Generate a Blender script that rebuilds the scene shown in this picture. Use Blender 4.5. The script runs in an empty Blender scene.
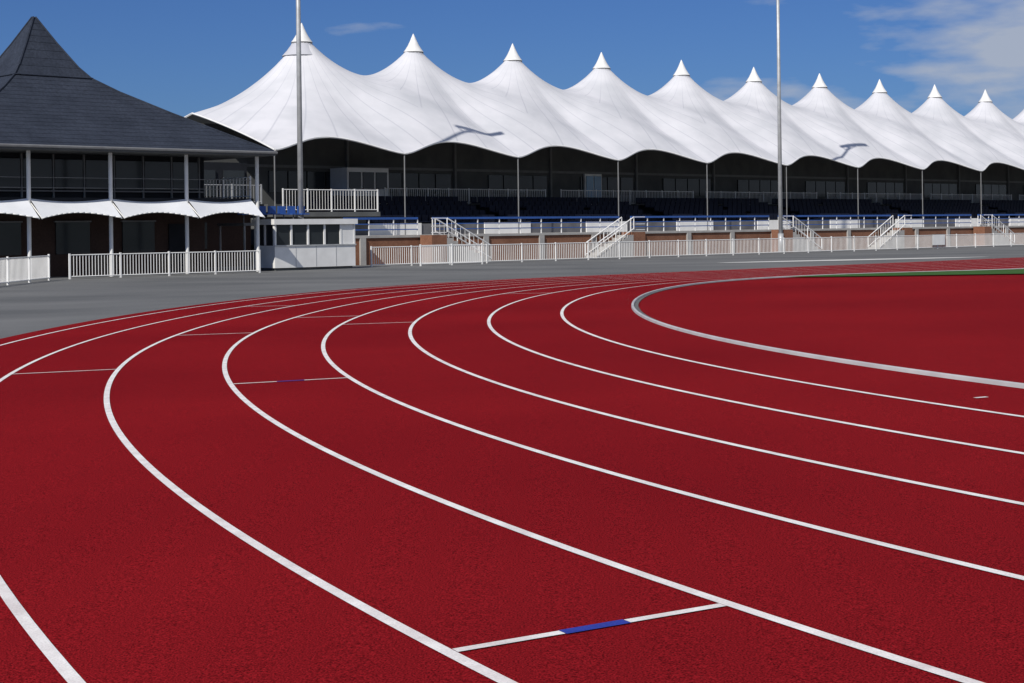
import bpy, math, random
from mathutils import Vector, Matrix
random.seed(4)
A=math.radians(43.0); CA,SA=math.cos(A),math.sin(A)
def W(s,t,z=0.0): return (CA*s-SA*t, SA*s+CA*t, z)
def sstep(a,b,x):
    x=max(0,min(1,(x-a)/(b-a))); return x*x*(3-2*x)
def H(x,y):
    return (1-sstep(32,60,y))*(.236+.0208*max(-11.3,min(15,x)))
scene=bpy.context.scene; coll=scene.collection
# ---------------- materials
def mat(name,c1,c2=None,scale=5,rough=.8,bump=0,fine=0,fine_amt=.0,spec=.3,metal=0,detail=4,stretch=None,fd=2,bd=.004,fr=(.3,.7)):
    m=bpy.data.materials.new(name); m.use_nodes=True; nt=m.node_tree; N=nt.nodes; b=N["Principled BSDF"]
    b.inputs["Roughness"].default_value=rough; b.inputs["Specular IOR Level"].default_value=spec; b.inputs["Metallic"].default_value=metal
    tc=N.new("ShaderNodeTexCoord"); src=tc.outputs["Object"]
    if stretch:
        mp=N.new("ShaderNodeMapping"); mp.inputs["Scale"].default_value=stretch; nt.links.new(src,mp.inputs[0]); src=mp.outputs[0]
    n=N.new("ShaderNodeTexNoise"); n.inputs["Scale"].default_value=scale; n.inputs["Detail"].default_value=detail
    nt.links.new(src,n.inputs["Vector"])
    r=N.new("ShaderNodeValToRGB"); r.color_ramp.elements[0].position=.3; r.color_ramp.elements[1].position=.7
    r.color_ramp.elements[0].color=(*c1,1); r.color_ramp.elements[1].color=(*(c2 or [x*.85 for x in c1]),1)
    nt.links.new(n.outputs["Fac"],r.inputs[0]); col=r.outputs[0]
    if fine:
        f=N.new("ShaderNodeTexNoise"); f.inputs["Scale"].default_value=fine; f.inputs["Detail"].default_value=fd; f.inputs["Roughness"].default_value=.7
        nt.links.new(tc.outputs["Object"],f.inputs["Vector"])
        mr=N.new("ShaderNodeMapRange"); mr.inputs[1].default_value=fr[0]; mr.inputs[2].default_value=fr[1]; mr.inputs[3].default_value=1-fine_amt; mr.inputs[4].default_value=1+fine_amt
        nt.links.new(f.outputs["Fac"],mr.inputs[0])
        v=N.new("ShaderNodeVectorMath"); v.operation='SCALE'; nt.links.new(col,v.inputs[0]); nt.links.new(mr.outputs[0],v.inputs["Scale"]); col=v.outputs[0]
        if bump:
            bp=N.new("ShaderNodeBump"); bp.inputs["Strength"].default_value=bump; bp.inputs["Distance"].default_value=bd
            nt.links.new(f.outputs["Fac"],bp.inputs["Height"]); nt.links.new(bp.outputs[0],b.inputs["Normal"])
    nt.links.new(col,b.inputs["Base Color"])
    return m
M={}
M['track']=mat("red_polyurethane",(.235,.0095,.0130),(.165,.0058,.0095),.16,1.0,.7,125,.7,.02,detail=9,fd=2,bd=.006,fr=(.34,.66))
M['line']=mat("white_line_paint",(.84,.82,.80),(.64,.59,.58),6,.8,.3,110,.14,.1,detail=8)
M['blueline']=mat("blue_line_paint",(.03,.05,.34),(.025,.04,.26),9,.7,.3,120,.25,.2)
M['asphalt']=mat("asphalt",(.175,.178,.178),(.105,.109,.112),.13,.95,.4,60,.22,.15,stretch=(1,1.8,1),detail=9)
M['grass']=mat("grass",(.035,.095,.018),(.05,.12,.028),.5,.95,.4,25,.35,.1)
M['concrete']=mat("pale_concrete",(.42,.41,.39),(.33,.32,.31),1.5,.85,.2,40,.1)
M['gpanel']=mat("grey_panel",(.15,.15,.16),(.10,.10,.11),1.5,.8)
M['pale']=mat("pale_paving",(.66,.65,.62),(.5,.5,.48),.8,.85,.2,40,.1)
M['kerb']=mat("kerb_metal",(.56,.56,.56),(.42,.42,.42),2,.5,0,0,0,.3,detail=8)
M['white']=mat("white_paint",(.80,.80,.79),(.70,.70,.69),2,.5)
M['galv']=mat("galvanised_steel",(.50,.51,.52),(.38,.39,.40),3,.45,metal=.3)
M['dgalv']=mat("dull_steel",(.20,.205,.21),(.16,.16,.165),3,.5)
M['slate']=mat("slate_grey_roof",(.034,.042,.062),(.023,.029,.044),.9,.8,.5,9,.25,.2)
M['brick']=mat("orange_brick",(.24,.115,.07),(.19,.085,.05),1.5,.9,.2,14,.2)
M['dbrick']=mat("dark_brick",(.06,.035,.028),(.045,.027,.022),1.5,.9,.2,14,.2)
M['dark']=mat("dark_cladding",(.125,.13,.13),(.09,.093,.095),1,.7,spec=.1)
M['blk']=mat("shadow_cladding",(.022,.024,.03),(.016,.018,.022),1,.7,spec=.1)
M['glass']=mat("window_glass",(.02,.025,.03),(.03,.035,.04),.8,.15,spec=.35)
M['bglass']=mat("blue_glass",(.12,.28,.46),(.09,.2,.34),.8,.15,spec=.6)
M['blue']=mat("blue_paint",(.03,.10,.36),(.03,.09,.3),2,.5)
M['navy']=mat("navy_seat_plastic",(.009,.013,.030),(.008,.010,.022),2,.6,spec=.12)
M['under']=mat("membrane_underside_shade",(.36,.37,.37),None,2,.9)  # greyer than the white fabric: shade under the roof put into the colour
M['awn']=mat("awning_fabric",(.74,.76,.80),(.66,.68,.72),1,.7)
# membrane with seams
m=bpy.data.materials.new("white_membrane"); m.use_nodes=True; nt=m.node_tree;N=nt.nodes;b=N["Principled BSDF"]; b.inputs["Roughness"].default_value=.7; b.inputs["Specular IOR Level"].default_value=.1
uv=N.new("ShaderNodeUVMap"); sx=N.new("ShaderNodeSeparateXYZ"); nt.links.new(uv.outputs[0],sx.inputs[0])
fr=N.new("ShaderNodeMath");fr.operation='FRACT';nt.links.new(sx.outputs[0],fr.inputs[0])
s1=N.new("ShaderNodeMath");s1.operation='SUBTRACT';s1.inputs[1].default_value=.5;nt.links.new(fr.outputs[0],s1.inputs[0])
ab=N.new("ShaderNodeMath");ab.operation='ABSOLUTE';nt.links.new(s1.outputs[0],ab.inputs[0])
lt=N.new("ShaderNodeMapRange");lt.inputs[1].default_value=.45;lt.inputs[2].default_value=.5;nt.links.new(ab.outputs[0],lt.inputs[0])
no=N.new("ShaderNodeTexNoise");no.inputs["Scale"].default_value=.5;no.inputs["Detail"].default_value=6;tc=N.new("ShaderNodeTexCoord");nt.links.new(tc.outputs["Object"],no.inputs["Vector"])
rp=N.new("ShaderNodeValToRGB");rp.color_ramp.elements[0].position=.3;rp.color_ramp.elements[0].color=(.54,.55,.58,1);rp.color_ramp.elements[1].position=.65;rp.color_ramp.elements[1].color=(.66,.66,.69,1);nt.links.new(no.outputs["Fac"],rp.inputs[0])
mx=N.new("ShaderNodeMixRGB");mx.inputs[2].default_value=(.40,.41,.46,1);nt.links.new(rp.outputs[0],mx.inputs[1])
ml=N.new("ShaderNodeMath");ml.operation='MULTIPLY';ml.inputs[1].default_value=.6;nt.links.new(lt.outputs[0],ml.inputs[0]);nt.links.new(ml.outputs[0],mx.inputs[0])
nt.links.new(mx.outputs[0],b.inputs["Base Color"]); M['mem']=m
# ---------------- mesh builder
class MB:
    def __init__(s): s.v=[];s.f=[];s.m=[];s.mats=[];s.smooth=False
    def mi(s,k):
        if k not in s.mats: s.mats.append(k)
        return s.mats.index(k)
    def face(s,pts,k):
        i=len(s.v); s.v+=[tuple(p) for p in pts]; s.f.append(tuple(range(i,i+len(pts)))); s.m.append(s.mi(k))
    def hexa(s,b,t,k):
        i=len(s.v); s.v+=list(b)+list(t); q=s.mi(k)
        for f in ((3,2,1,0),(4,5,6,7),(0,1,5,4),(1,2,6,5),(2,3,7,6),(3,0,4,7)):
            s.f.append(tuple(i+j for j in f)); s.m.append(q)
    def box(s,s0,s1,t0,t1,z0,z1,k):
        c=[(s0,t0),(s1,t0),(s1,t1),(s0,t1)]
        s.hexa([W(a,b,z0) for a,b in c],[W(a,b,z1) for a,b in c],k)
    def tube(s,p0,p1,r0,k,r1=None,n=8):
        p0=Vector(p0);p1=Vector(p1); r1=r0 if r1 is None else r1
        d=(p1-p0).normalized(); a=d.orthogonal().normalized(); b=d.cross(a); i=len(s.v); q=s.mi(k)
        for p,r in((p0,r0),(p1,r1)):
            for j in range(n):
                g=2*math.pi*j/n; s.v.append(tuple(p+a*(r*math.cos(g))+b*(r*math.sin(g))))
        for j in range(n):
            s.f.append((i+j,i+(j+1)%n,i+n+(j+1)%n,i+n+j)); s.m.append(q)
        s.f.append(tuple(i+j for j in range(n))[::-1]);s.m.append(q)
        s.f.append(tuple(i+n+j for j in range(n)));s.m.append(q)
    def grid(s,P,k):
        i0=len(s.v); n=len(P[0]); q=s.mi(k)
        for row in P: s.v+=[tuple(p) for p in row]
        for i in range(len(P)-1):
            for j in range(n-1):
                s.f.append((i0+i*n+j,i0+i*n+j+1,i0+(i+1)*n+j+1,i0+(i+1)*n+j)); s.m.append(q)
    def lathe(s,cx,ct,prof,k,n=20):
        c=W(cx,ct)
        s.grid([[(c[0]+r*math.cos(2*math.pi*j/n),c[1]+r*math.sin(2*math.pi*j/n),z) for j in range(n+1)] for r,z in prof],k)
    def obj(s,name,parent=None,smooth=False):
        me=bpy.data.meshes.new(name); o=bpy.data.objects.new(name,me)
        off=Vector(parent.location) if parent else Vector((0,0,0))
        me.from_pydata([tuple(Vector(v)-off) for v in s.v],[],s.f)
        for k in s.mats: me.materials.append(M[k])
        me.polygons.foreach_set("material_index",s.m)
        if smooth: me.polygons.foreach_set("use_smooth",[True]*len(s.f))
        me.update(); coll.objects.link(o)
        if parent: o.parent=parent
        return o
def empty(name,loc):
    e=bpy.data.objects.new(name,None); e.location=loc; coll.objects.link(e); return e
# ---------------- ground
def frange(a,b,st):
    n=int(round((b-a)/st)); return [a+(b-a)*i/n for i in range(n+1)]
xs=frange(-60,180,1.0); ys=frange(-40,190,1.0)
g=MB(); g.grid([[(x,y,H(x,y)) for x in xs] for y in ys],'asphalt')
g.obj("asphalt_apron",smooth=True)
g=MB(); B=2500
def strip(x0,x1,y0,y1):
    xa=frange(x0,x1,max(1,(x1-x0)/ (round((x1-x0)/5) if x1-x0<400 else 20))); ya=frange(y0,y1,max(1,(y1-y0)/(round((y1-y0)/5) if y1-y0<400 else 20)))
    g.grid([[(x,y,H(x,y)) for x in xa] for y in ya],'grass')
strip(-B,-60,-B,B); strip(180,B,-B,B); strip(-60,180,-B,-40); strip(-60,180,190,B)
o=g.obj("ground"); o.location.z=-.02
# ---------------- track
C=Vector((38.543,25.98)); E=Vector((CA,SA)); NV=Vector((-SA,CA)); LS=84.4
P=[]
for i in range(0,361): 
    a=math.radians(133+i*.5); P.append((C,Vector((math.cos(a),math.sin(a)))))
for i in range(1,85): P.append((C+E*(LS*i/85),-NV))
C2=C+E*LS
for i in range(0,181):
    a=math.radians(313+i); P.append((C2,Vector((math.cos(a),math.sin(a)))))
for i in range(84,-1,-1): P.append((C+E*(LS*i/85),NV))
def pt(p,r,dz):
    q=p[0]+p[1]*r; return (q.x,q.y,H(q.x,q.y)+dz)
R0=36.5; RL=[R0+1.22*k for k in range(9)]
g=MB(); rr=[36.35]+RL[1:]+[46.75]
g.grid([[pt(p,r,.012) for r in rr] for p in P],'track'); g.obj("running_track",smooth=True)
g=MB()
for k in range(1,9):
    r=RL[k]; g.grid([[pt(p,r-.027,.017),pt(p,r+.027,.017)] for p in P],'line')
def radial(deg,r0,r1,w=.05,k='line',dz=.0175):
    a=math.radians(deg); d=Vector((math.cos(a),math.sin(a))); s=Vector((-d.y,d.x))*(w/2)
    rs=frange(r0,r1,(r1-r0)/4); rows=[]
    for r in rs:
        row=[]
        for q in (C+d*r-s,C+d*r+s): row.append((q.x,q.y,H(q.x,q.y)+dz))
        rows.append(row)
    g.grid(rows,k)
def lane(deg,k,blue=False,w=.05):
    a,b=RL[k]+.03,RL[k+1]-.03
    if blue:
        c1,c2=a+(b-a)*.38,a+(b-a)*.62
        radial(deg,a,c1-.002,w);radial(deg,c1,c2,w*1.25,'blueline');radial(deg,c2+.002,b,w)
    else: radial(deg,a,b,w)
lane(207.72,5,True); lane(193.44,4,True); lane(189.95,6); lane(181.96,5); lane(180.0,3); lane(176.5,4); lane(170,6); lane(165,2)
radial(200.8,RL[0]+.62,RL[0]+.74,.05)
g.obj("lane_markings")
g=MB()
prof=[(36.435,.012),(36.44,.045),(36.448,.052),(36.475,.052),(36.485,.046),(36.49,.013)]
g.grid([[pt(p,r,z) for r,z in prof] for p in P+[P[0]]],'kerb')
g.grid([[pt(p,r,.020) for r in (36.36,36.432)] for p in P+[P[0]]],'asphalt'); g.obj("track_kerb")
g=MB()
g.grid([[pt(p,r,.012) for r in frange(0.01,36.345,36.335/24)] for p in P[:361:2]],'track')
i0=361+84
g.grid([[pt(p,r,.012) for r in frange(0.01,36.345,36.335/24)] for p in P[i0:i0+181]],'track')
g.obj("infield_surface",smooth=True)
g=MB()
def gr(a,b):
    e=max(0,-a,a-LS); lim=math.sqrt(36.2**2-e*e)
    q=C+E*a+NV*(b*lim); return (q.x,q.y,H(q.x,q.y)+.04)
g.grid([[gr(a,b) for b in frange(-1,1,1/36)] for a in frange(-9.6,LS+9.6,1.2)],'grass')
g.obj("grass_infield",smooth=True)
g=MB()
g.grid([[W(s,47.0-(s-57.5)*.36+b*wd,.012) for b in (-1,1)] for s,wd in [(57.3+i*.8,.25+.8*math.sin(math.pi*min(1,(i+.5)/18))**.7) for i in range(19)]],'pale')
g.obj("pale_paving")
# ---------------- fences
def fence(name,p0,p1,h=.95,post=2.4,bar=.13,parent=None,z0=0,br=.011,k='white',bz=.1):
    p0=Vector((*p0,z0));p1=Vector((*p1,z0)); L=(p1-p0).length; d=(p1-p0)/L; nrm=Vector((-d.y,d.x,0))
    g=MB()
    def rod(c,w,za,zb):
        a=d*w;b=nrm*w; za=Vector((0,0,za)); zb=Vector((0,0,zb))
        g.hexa([c-a-b+za,c+a-b+za,c+a+b+za,c-a+b+za],[c-a-b+zb,c+a-b+zb,c+a+b+zb,c-a+b+zb],k)
    n=max(1,round(L/post))
    for i in range(n+1): rod(p0+d*(L*i/n),.032,0,h+.03+random.uniform(-.008,.008))
    for i in range(n):
        a=p0+d*(L*i/n+.035); b=p0+d*(L*(i+1)/n-.035)
        for z in (h-.03,bz):
            g.tube(a+Vector((0,0,z)),b+Vector((0,0,z)),.022,k,n=5)
        m_=max(1,round((b-a).length/bar))
        for j in range(1,m_): rod(a+(b-a)*(j/m_),br,bz+.02,h-.05)
    if parent: return g.obj(name,parent)
    e=empty(name,p0); g.obj("panels",e); return e
def Wxy(s,t): return W(s,t)[:2]
fence("perimeter_fence",Wxy(45.6,58.6),Wxy(150,58.6))
fence("perimeter_fence",Wxy(28.6,55.4),Wxy(37.2,55.4))
fence("perimeter_fence",(-17.3,58.8),(-17.3,30))
fence("crowd_barrier",Wxy(47.6,57.4),Wxy(51.5,57.4),h=1.0)
def sign(s,w,t,z0,z1,k):
    e=empty("notice_board",W(s,t,0)); g=MB(); g.box(s,s+w,t-.02,t,z0,z1,k); g.box(s-.03,s+w+.03,t+.001,t+.03,z0-.03,z1+.03,'dgalv')
    g.tube(W(s+.15,t+.05,0),W(s+.15,t+.05,z1),.02,'dgalv',n=6); g.tube(W(s+w-.15,t+.05,0),W(s+w-.15,t+.05,z1),.02,'dgalv',n=6); g.obj("board",e)
sign(93.4,1.5,58.5,.25,.95,'white')
# ---------------- floodlight masts
def mast(s,t,Hh=21):
    e=empty("floodlight_mast",W(s,t,0)); g=MB()
    g.tube(W(s,t,0),W(s,t,Hh),.14,'galv',.085,12); g.tube(W(s,t,0),W(s,t,.06),.35,'galv',n=12); g.tube(W(s,t,.06),W(s,t,1.2),.18,'galv',n=12)
    g.obj("pole",e,True); g=MB()
    g.box(s-1.3,s+1.3,t-.06,t+.06,Hh,Hh+.12,'galv')
    g.tube(W(s-1.1,t,Hh),W(s,t,Hh-1.2),.04,'galv');g.tube(W(s+1.1,t,Hh),W(s,t,Hh-1.2),.04,'galv')
    for a in(-1.15,-.4,.4,1.15):
        b=[W(s+a-.28,t-.1,Hh+.15),W(s+a+.28,t-.1,Hh+.15),W(s+a+.28,t+.12,Hh+.3),W(s+a-.28,t+.12,Hh+.3)]
        tt=[W(s+a-.28,t-.4,Hh+.55),W(s+a+.28,t-.4,Hh+.55),W(s+a+.28,t-.1,Hh+.75),W(s+a-.28,t-.1,Hh+.75)]
        g.hexa(b,tt,'galv')
    g.obj("lamp_head",e)
mast(43.3,61); mast(80.0,61)
# ---------------- grandstand
T0,HW,S0,SP=74.0,9.2,52.75,8.25; NT=12
gs=empty("grandstand",W(S0,T0,0)); SEND=S0+SP*(NT+1)
def mem(s,w):
    u=(s-S0)/SP; uc=max(0,min(NT,u)); ds=abs(s-(S0+SP*round(uc)))
    endf=min(1,max(0,-u,u-NT))
    h=.5-.5*math.cos(2*math.pi*(u%1.0))
    h=h**.7
    Ez=5.75+.8*h
    ridge=10.85-2.7*(endf**.8 if endf>0 else 0)
    p=1.04+.62*h
    B=Ez+(ridge-Ez)*(1-abs(w)**p)
    hw=HW-1.0*h
    t=T0+w*hw
    dt=abs(t-T0); sc=4.125 if endf==0 else 6.0
    q=math.sqrt((ds/sc)**2+(dt/6.0)**2)
    z=B+2.25*max(0,1-q)**2.0
    se=s
    if endf>0:
        k=endf*1.0*(1-w*w); se = s+ (k if u<0 else -k)
    return se,t,z
g=MB();rows=[]
ss=frange(S0-SP,SEND,.25) ; ws=[math.copysign(abs(x)**1.15,x) for x in frange(-1,1,.03125)]
for s in ss: rows.append([W(*mem(s,w)) for w in ws])
g.grid(rows,'mem'); o=g.obj("membrane_roof",gs,True)
me=o.data; uvl=me.uv_layers.new(name="UVMap")
pv=[]
for s in ss:
    for w in ws:
        se,t,z=mem(s,w); ds=s-(S0+SP*max(0,min(NT,round((s-S0)/SP)))); dt=t-T0
        pv.append((math.atan2(ds,abs(dt)+1e-4)/math.radians(12),w))
for lp in me.loops: uvl.data[lp.index].uv=pv[lp.vertex_index]
g=MB(); g.grid([[W(*(lambda q:(q[0],q[1],q[2]-.06))(mem(s,w))) for w in ws[::2]] for s in ss[::2]],'under'); g.obj("membrane_shade_sheet",gs,True)  # added sheet just below the membrane, greyed so its underside looks shaded
g=MB()
for i in range(len(ss)-1):
    g.tube(rows[i][0],rows[i+1][0],.05,'white',n=5)
for j in range(len(ws)-1): g.tube(rows[0][j],rows[0][j+1],.06,'white',n=5)
g.obj("edge_cables",gs)
g=MB();g2=MB()
for n in range(NT+1):
    s=S0+SP*n
    g.lathe(s,T0,[(1.15,11.70),(.88,12.0),(.66,12.3),(.50,12.6)],'mem')
    g.lathe(s,T0,[(.62,12.50),(.50,12.66),(.36,12.88),(.22,13.16),(.11,13.42),(.02,13.62)],'white')
    g2.tube(W(s,T0,12.40),W(s,T0,12.495),.60,'dgalv',n=16)
    g2.tube(W(s,T0,0),W(s,T0,12.3),.18,'galv',n=10)
g.obj("peak_caps",gs,True); g2.obj("roof_masts",gs)
g=MB()
for n in range(-1,NT+2):
    s=S0+SP*n; 
    g.tube(W(s,T0-HW+.05,1.45 if n>=0 else 0),W(s,T0-HW+.05,5.70),.035,'dgalv',n=8)
g.obj("front_posts",gs)
sL,sR=46.5,SEND
g=MB()
g.box(sL,sR,62,66.4,0,1.33,'brick')
g.box(sL-.05,sR,61.93,66.4,1.335,1.45,'concrete')
s=sL+1
while s<sR:
    g.box(s,s+.35,61.9,61.998,0,1.33,'concrete'); s+=4.1
g.obj("terrace_wall",gs)
g=MB()
g.box(sL+3,sR,66.4,66.55,1.45,2.05,'gpanel')
s=sL+5
while s<sR-4:
    g.box(s,s+3.6,66.33,66.397,1.45,2.08,'white'); s+=8.25  # white panels, partly standing in for scalloped patches of sunlight
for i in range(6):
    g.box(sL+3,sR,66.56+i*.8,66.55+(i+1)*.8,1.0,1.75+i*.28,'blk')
g.box(sL+2,sR,71.36,73.5,1,3.2,'dark')
g.obj("seating_terrace",gs)
g=MB()
for i in range(5):
    t=66.75+i*.8; z=1.75+i*.28; s=sL+3.3
    while s<sR:
        if (s-sL)%14.3>1.4 and random.random()<.985:
            g.box(s,s+.43,t,t+.36,z+.38,z+.43,'navy'); g.box(s,s+.43,t+.37,t+.42,z+.38,z+.78,'navy')
        s+=.5
g.obj("seats",gs)
g=MB(); g.box(44.6,sR,73.5,73.9,0,7.6,'dark')
g.box(44.6,sR,73.44,73.497,5.3,5.45,'dgalv')
s=50.0;i=0
while s<sR-4:
    for a in (0,1.3,2.6,3.9):
        g.box(s+a,s+a+1.2,73.40,73.49,3.9,5.1,'glass')
    g.box(s+5.35,s+5.5,73.3,73.49,3.2,7,'dgalv')
    s+=8.25;i+=1
g.box(75.0,76.6,73.25,73.39,3.2,5.3,'white');g.box(75.1,75.75,73.2,73.245,3.3,5.15,'bglass');g.box(75.85,76.5,73.2,73.245,3.3,5.15,'bglass')
g.box(54.2,57.2,71.8,73.4,3.2,5.3,'white')
for a in(54.35,55.3,56.25): g.box(a,a+.8,71.74,71.797,4.1,5.05,'glass')
g.obj("rear_wall",gs)
s=56.6
while s<sR-13:
    fence("upper_railing",Wxy(s,71.4),Wxy(s+12.9,71.4),h=.95,post=1.6,bar=.16,parent=gs,z0=3.2); s+=14.3
fence("side_railing",Wxy(45.5,65.6),Wxy(51.5,65.6),h=1.15,post=1.5,bar=.17,parent=gs,z0=2.7,br=.009)
g=MB(); g.box(44.8,51.6,65.5,71.3,2.45,2.69,'dark'); g.box(44.9,51.5,66.6,66.8,0,2.44,'dark');g.obj("side_gallery",gs)
stairs=[(52.3,55.3,1),(63.3,66.3,-1),(81.2,84.2,1),(90.8,93.8,-1),(105.3,108.5,1),(117,120.2,-1),(133,136.2,1)]
tops=[(51.3,52.3),(66.3,67.3),(80.2,81.2),(93.8,94.8),(104.3,105.3),(120.2,121.2),(132,133)]
g=MB(); cur=sL+.1; segs=[]
for a,b in tops: segs.append((cur,a)); cur=b
segs.append((cur,sR))
for a,b in segs:
    n=max(1,round((b-a)/1.5)); 
    for i in range(n+1): g.box(a+(b-a)*i/n-.022,a+(b-a)*i/n+.022,62.05,62.1,1.45,2.25,'white')
    g.box(a,b,62.03,62.12,2.25,2.36,'blue'); g.box(a,b,62.05,62.1,2.0,2.05,'blue'); g.box(a,b,62.05,62.1,1.72,1.77,'blue')
g.obj("blue_railing",gs)
for (a,b,d),(ta,tb) in zip(stairs,tops):
    g=MB(); n=8
    for i in range(n):
        x0=a+(b-a)*i/n; x1=a+(b-a)*(i+1)/n; z=1.44*(1-(i+1)/(n+1)) if d>0 else 1.44*((i+1)/(n+1))
        g.box(x0,x1-.001,60.95,61.88,0,z,'concrete')
    g.box(ta,tb,60.95,61.88,0,1.44,'brick')
    za,zb=(1.44,0) if d>0 else (0,1.44)
    for t in(60.92,61.86):
        for hh,r in((.85,.035),(.2,.03)):
            g.tube(W(a,t,za+hh),W(b,t,zb+hh),r,'white',n=6)
        for i in range(11):
            x=a+(b-a)*i/10; z=za+(zb-za)*i/10; g.tube(W(x,t,z+.15),W(x,t,z+.85),.010 if i%5 else .03,'white',n=5)
    for hh in(.85,.45,.12): g.tube(W(ta,60.98,1.44+hh),W(tb,60.98,1.44+hh),.02,'white',n=6)
    g.obj("access_stairs",gs)
# ---------------- pavilion
cs,ct=31.4,63.8
pv_=empty("pavilion",W(cs,ct,0)); g=MB()
rings=[(7.4,5.1),(6.0,5.85),(4.2,6.85),(2.6,7.8),(1.75,8.4),(1.38,8.85),(.7,9.95),(.05,11.1)]
def rc(h,z): return [W(cs+h*a,ct+h*b,z) for a,b in((-1,-1),(1,-1),(1,1),(-1,1))]
for (h0,z0),(h1,z1) in zip(rings[:-1],rings[1:]):
    r0=rc(h0,z0);r1=rc(h1,z1)
    for i in range(4): g.face([r0[i],r0[(i+1)%4],r1[(i+1)%4],r1[i]],'slate')
g.face(rc(7.4,4.98)[::-1],'dark')
r0=rc(7.4,4.98);r1=rc(7.4,5.1)
for i in range(4): g.face([r0[i],r0[(i+1)%4],r1[(i+1)%4],r1[i]],'dark')
for i in range(4):
    for (h0,z0),(h1,z1) in zip(rings[:-1],rings[1:]):
        g.tube(Vector(rc(h0,z0+.01)[i]),Vector(rc(h1,z1+.01)[i]),.05,'slate',n=5)
r=rc(7.42,5.1)
for i in range(4): g.tube(r[i],r[(i+1)%4],.06,'dgalv',n=6)
for (h0,z0),(h1,z1) in zip(rings[:-1],rings[1:]):
    nn=max(1,int(math.hypot(h0-h1,z1-z0)/.33))
    for j in range(nn):
        f=j/nn; h=h0+(h1-h0)*f+.003; z=z0+(z1-z0)*f+.004; rr_=rc(h,z)
        for i in (0,1): g.tube(rr_[i],rr_[(i+1)%4],.009,'slate',n=4)
r=rc(1.80,8.42)
for i in range(4): g.tube(r[i],r[(i+1)%4],.03,'slate',n=6)
g.obj("roof",pv_)
g=MB()
for n in range(-1,4): g.tube(W(27.9+3.5*n,57.3,0),W(27.9+3.5*n,57.3,4.97),.08,'white',n=10)
g.tube(W(38.4,66,0),W(38.4,66,4.97),.08,'white',n=10)
g.obj("verandah_posts",pv_)
g=MB()
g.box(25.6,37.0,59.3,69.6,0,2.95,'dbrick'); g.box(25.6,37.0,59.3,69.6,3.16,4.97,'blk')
g.box(24.4,38.3,57.42,70.6,2.951,3.159,'blk')
s=25.9
while s<36.6:
    g.box(s,s+1.22,59.22,59.297,3.55,4.75,'glass'); g.box(s+1.26,s+1.32,59.2,59.297,3.16,4.97,'dgalv'); s+=1.36
g.box(25.7,36.9,59.19,59.197,3.44,3.5,'dgalv')
t=59.8
while t<68.5:
    g.box(37.003,37.06,t,t+1.25,3.55,4.75,'glass'); t+=1.5
for a in(27,30,33): 
    g.box(a,a+1.5,59.23,59.297,.9,2.2,'glass')
    g.box(a-.06,a+1.56,59.20,59.297,2.201,2.26,'dgalv')
g.box(35.2,36.2,59.23,59.297,0,2.1,'blk')
g.obj("walls",pv_)
g=MB()
for zz in(3.95,3.55): g.tube(W(24.4,57.5,zz),W(38.2,57.5,zz),.012,'dgalv',n=5)
g.obj("balcony_rail",pv_)
fence("side_balcony_rail",Wxy(38.25,57.6),Wxy(38.25,70.4),h=.95,post=2.1,bar=.25,parent=pv_,z0=3.16,br=.01)
g=MB()
for n in range(-1,3):
    a0=27.9+3.5*n+.06; a1=a0+3.38 if n<2 else 38.1; P_=[]
    for i in range(15):
        f=i/14; sag=math.sin(math.pi*f); s=a0+(a1-a0)*f
        P_.append([W(s,57.36,3.12-.12*sag),W(s,56.9,2.80-.20*sag),W(s,56.3+.3*sag,2.34+.22*sag)])
    g.grid(P_,'awn')
    for i in range(14): g.tube(P_[i][2],P_[i+1][2],.022,'white',n=5)
    g.tube(W(a0,57.36,3.0),W(a0,56.3,2.32),.03,'white',n=5); g.tube(W(a1,57.36,3.0),W(a1,56.3,2.32),.03,'white',n=5)
g.obj("awning",pv_,True)
lk=empty("link_building",W(41,68,0)); g=MB()
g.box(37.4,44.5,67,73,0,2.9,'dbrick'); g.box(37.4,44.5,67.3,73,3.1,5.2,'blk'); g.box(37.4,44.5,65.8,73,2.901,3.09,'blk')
for a in(38,39.7,41.4,43.1): g.box(a,a+1.2,67.22,67.297,3.5,4.8,'glass')
for a in(38,40.5): g.box(a,a+1.4,66.93,66.997,.9,2.2,'glass')
g.obj("walls",lk); fence("railing",Wxy(37.6,65.9),Wxy(44.4,65.9),h=.95,post=1.7,bar=.2,parent=lk,z0=3.1,k='galv',br=.008)
# ---------------- booth
bt=empty("timing_booth",W(41.7,58.4,0)); g=MB()
a0,a1,b0,b1=39.35,43.75,57.4,59.0
g.box(a0,a1,b0,b1,.12,1.1,'white'); g.box(a0+.1,a1-.1,b0+.1,b1-.1,0,.119,'dark')
g.box(a0+.06,a1-.06,b0+.06,b1-.06,1.101,2.02,'glass')
g.box(a0-.08,a1+.08,b0-.1,b1+.08,2.021,2.26,'white')
for x in (a0,a0+.85,a0+1.75,a0+2.65,a0+3.55,a1-.09): g.box(x,x+.09,b0,b0+.058,1.101,2.02,'white')
g.box(a0+3.65,a1-.1,b0+.02,b0+.055,1.101,2.02,'white')
for x in(b0+.059,b0+.75,b1-.09): g.box(a0,a0+.058,x,x+.08,1.101,2.02,'white'); g.box(a1-.058,a1,x,x+.08,1.101,2.02,'white')
for x in(a0+1.1,a0+2.2,a0+3.3): g.box(x,x+.03,b0-.008,b0-.001,.15,1.05,'galv')
g.box(a0-.03,a1+.03,b0-.04,b0-.001,1.06,1.12,'galv')
g.obj("cabin",bt)
g=MB()
g.box(39.6,43.5,60.2,62.4,2.0,2.12,'dgalv')
for x in(39.7,43.4):
    for t in(60.3,62.3): g.tube(W(x,t,0),W(x,t,2.0),.05,'galv')
x=39.8
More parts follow.
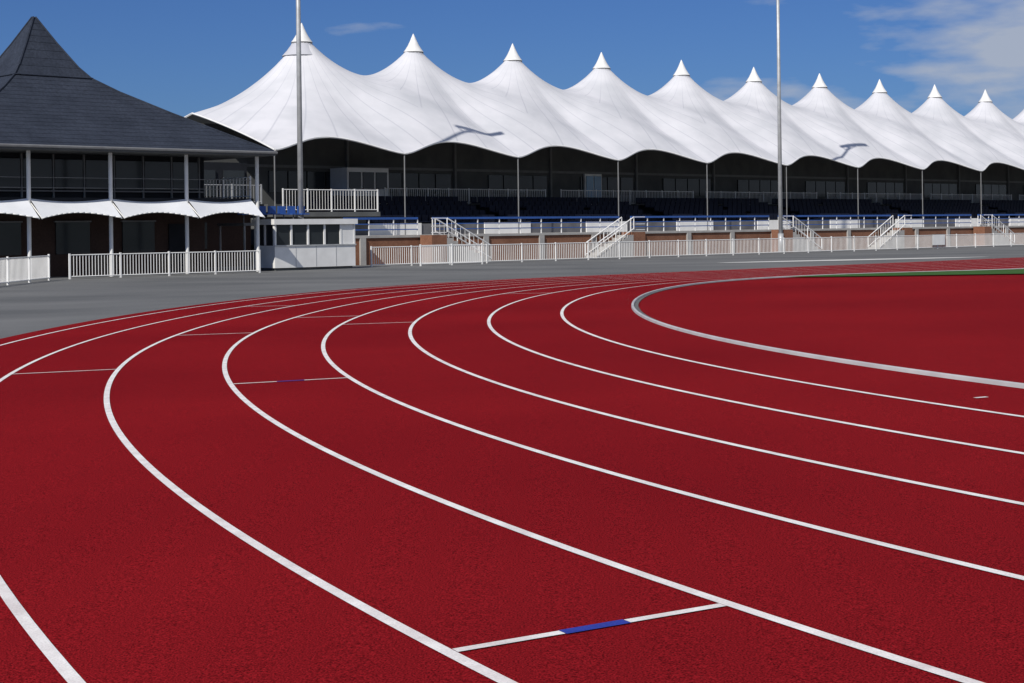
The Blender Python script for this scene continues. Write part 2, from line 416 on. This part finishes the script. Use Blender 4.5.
while x<43.2:
    g.box(x,x+.42,60.6,60.95,2.5,2.55,'blue'); g.box(x,x+.42,60.96,61.01,2.5,2.9,'blue'); g.tube(W(x+.2,60.8,2.12),W(x+.2,60.8,2.5),.03,'dgalv',n=5); x+=.55
g.obj("spectator_platform",bt)
# ---------------- world, sun, camera
el=38.0; az=math.atan2(-7.75,-15.4)
sd=Vector((-7.75,-15.4,0)).normalized()*math.cos(math.radians(el))+Vector((0,0,math.sin(math.radians(el))))
sl=bpy.data.lights.new("sun","SUN"); sl.energy=4.5; sl.angle=math.radians(.5); sl.color=(1,.95,.87)
so=bpy.data.objects.new("sun",sl); so.rotation_euler=sd.to_track_quat('Z','Y').to_euler(); coll.objects.link(so)
w=bpy.data.worlds.new("World"); scene.world=w; w.use_nodes=True; nt=w.node_tree; N=nt.nodes; bg=N["Background"]
sky=N.new("ShaderNodeTexSky"); sky.sky_type='NISHITA'; sky.sun_disc=False; sky.sun_elevation=math.radians(el); sky.sun_rotation=az
sky.air_density=1.0; sky.dust_density=.3; sky.ozone_density=2.5
bg.inputs[1].default_value=.085
tint=N.new("ShaderNodeMixRGB"); tint.blend_type='MULTIPLY'; tint.inputs[0].default_value=1; tint.inputs[2].default_value=(.24,.39,.72,1); nt.links.new(sky.outputs[0],tint.inputs[1])
tc=N.new("ShaderNodeTexCoord"); mp=N.new("ShaderNodeMapping"); mp.inputs["Scale"].default_value=(7,7,26); mp.inputs["Location"].default_value=(2.9,0.4,1.1); nt.links.new(tc.outputs["Generated"],mp.inputs[0])
no=N.new("ShaderNodeTexNoise"); no.inputs["Scale"].default_value=1.2; no.inputs["Detail"].default_value=9; no.inputs["Roughness"].default_value=.5; nt.links.new(mp.outputs[0],no.inputs["Vector"])
sx=N.new("ShaderNodeSeparateXYZ"); nt.links.new(tc.outputs["Generated"],sx.inputs[0])
ma=N.new("ShaderNodeMath"); ma.operation='MULTIPLY_ADD'; ma.inputs[1].default_value=.75; nt.links.new(sx.outputs[0],ma.inputs[0]); nt.links.new(no.outputs["Fac"],ma.inputs[2])
cp=N.new("ShaderNodeClamp"); nt.links.new(ma.outputs[0],cp.inputs[0]); cp.inputs[2].default_value=.85
rp=N.new("ShaderNodeValToRGB"); rp.color_ramp.elements[0].position=.61; rp.color_ramp.elements[0].color=(0,0,0,1); rp.color_ramp.elements[1].position=.77; rp.color_ramp.elements[1].color=(.85,.85,.85,1)
nt.links.new(cp.outputs[0],rp.inputs[0])
mx=N.new("ShaderNodeMixRGB"); mx.inputs[2].default_value=(4.8,5.3,6.3,1); nt.links.new(rp.outputs[0],mx.inputs[0]); nt.links.new(tint.outputs[0],mx.inputs[1]); nt.links.new(mx.outputs[0],bg.inputs[0])
cd=bpy.data.cameras.new("camera"); cam=bpy.data.objects.new("camera",cd); coll.objects.link(cam)
cd.sensor_width=36; cd.lens=1575.6/1024*36; cd.shift_y=-113.5/1024; cd.clip_start=.1; cd.clip_end=6000
cam.matrix_world=Matrix.Translation((0,0,1.75))@Matrix.Rotation(math.pi/2,4,'X')@Matrix.Rotation(-.012,4,'Z')
scene.camera=cam
scene.view_settings.view_transform='Standard'; scene.view_settings.look='None'; scene.view_settings.exposure=0
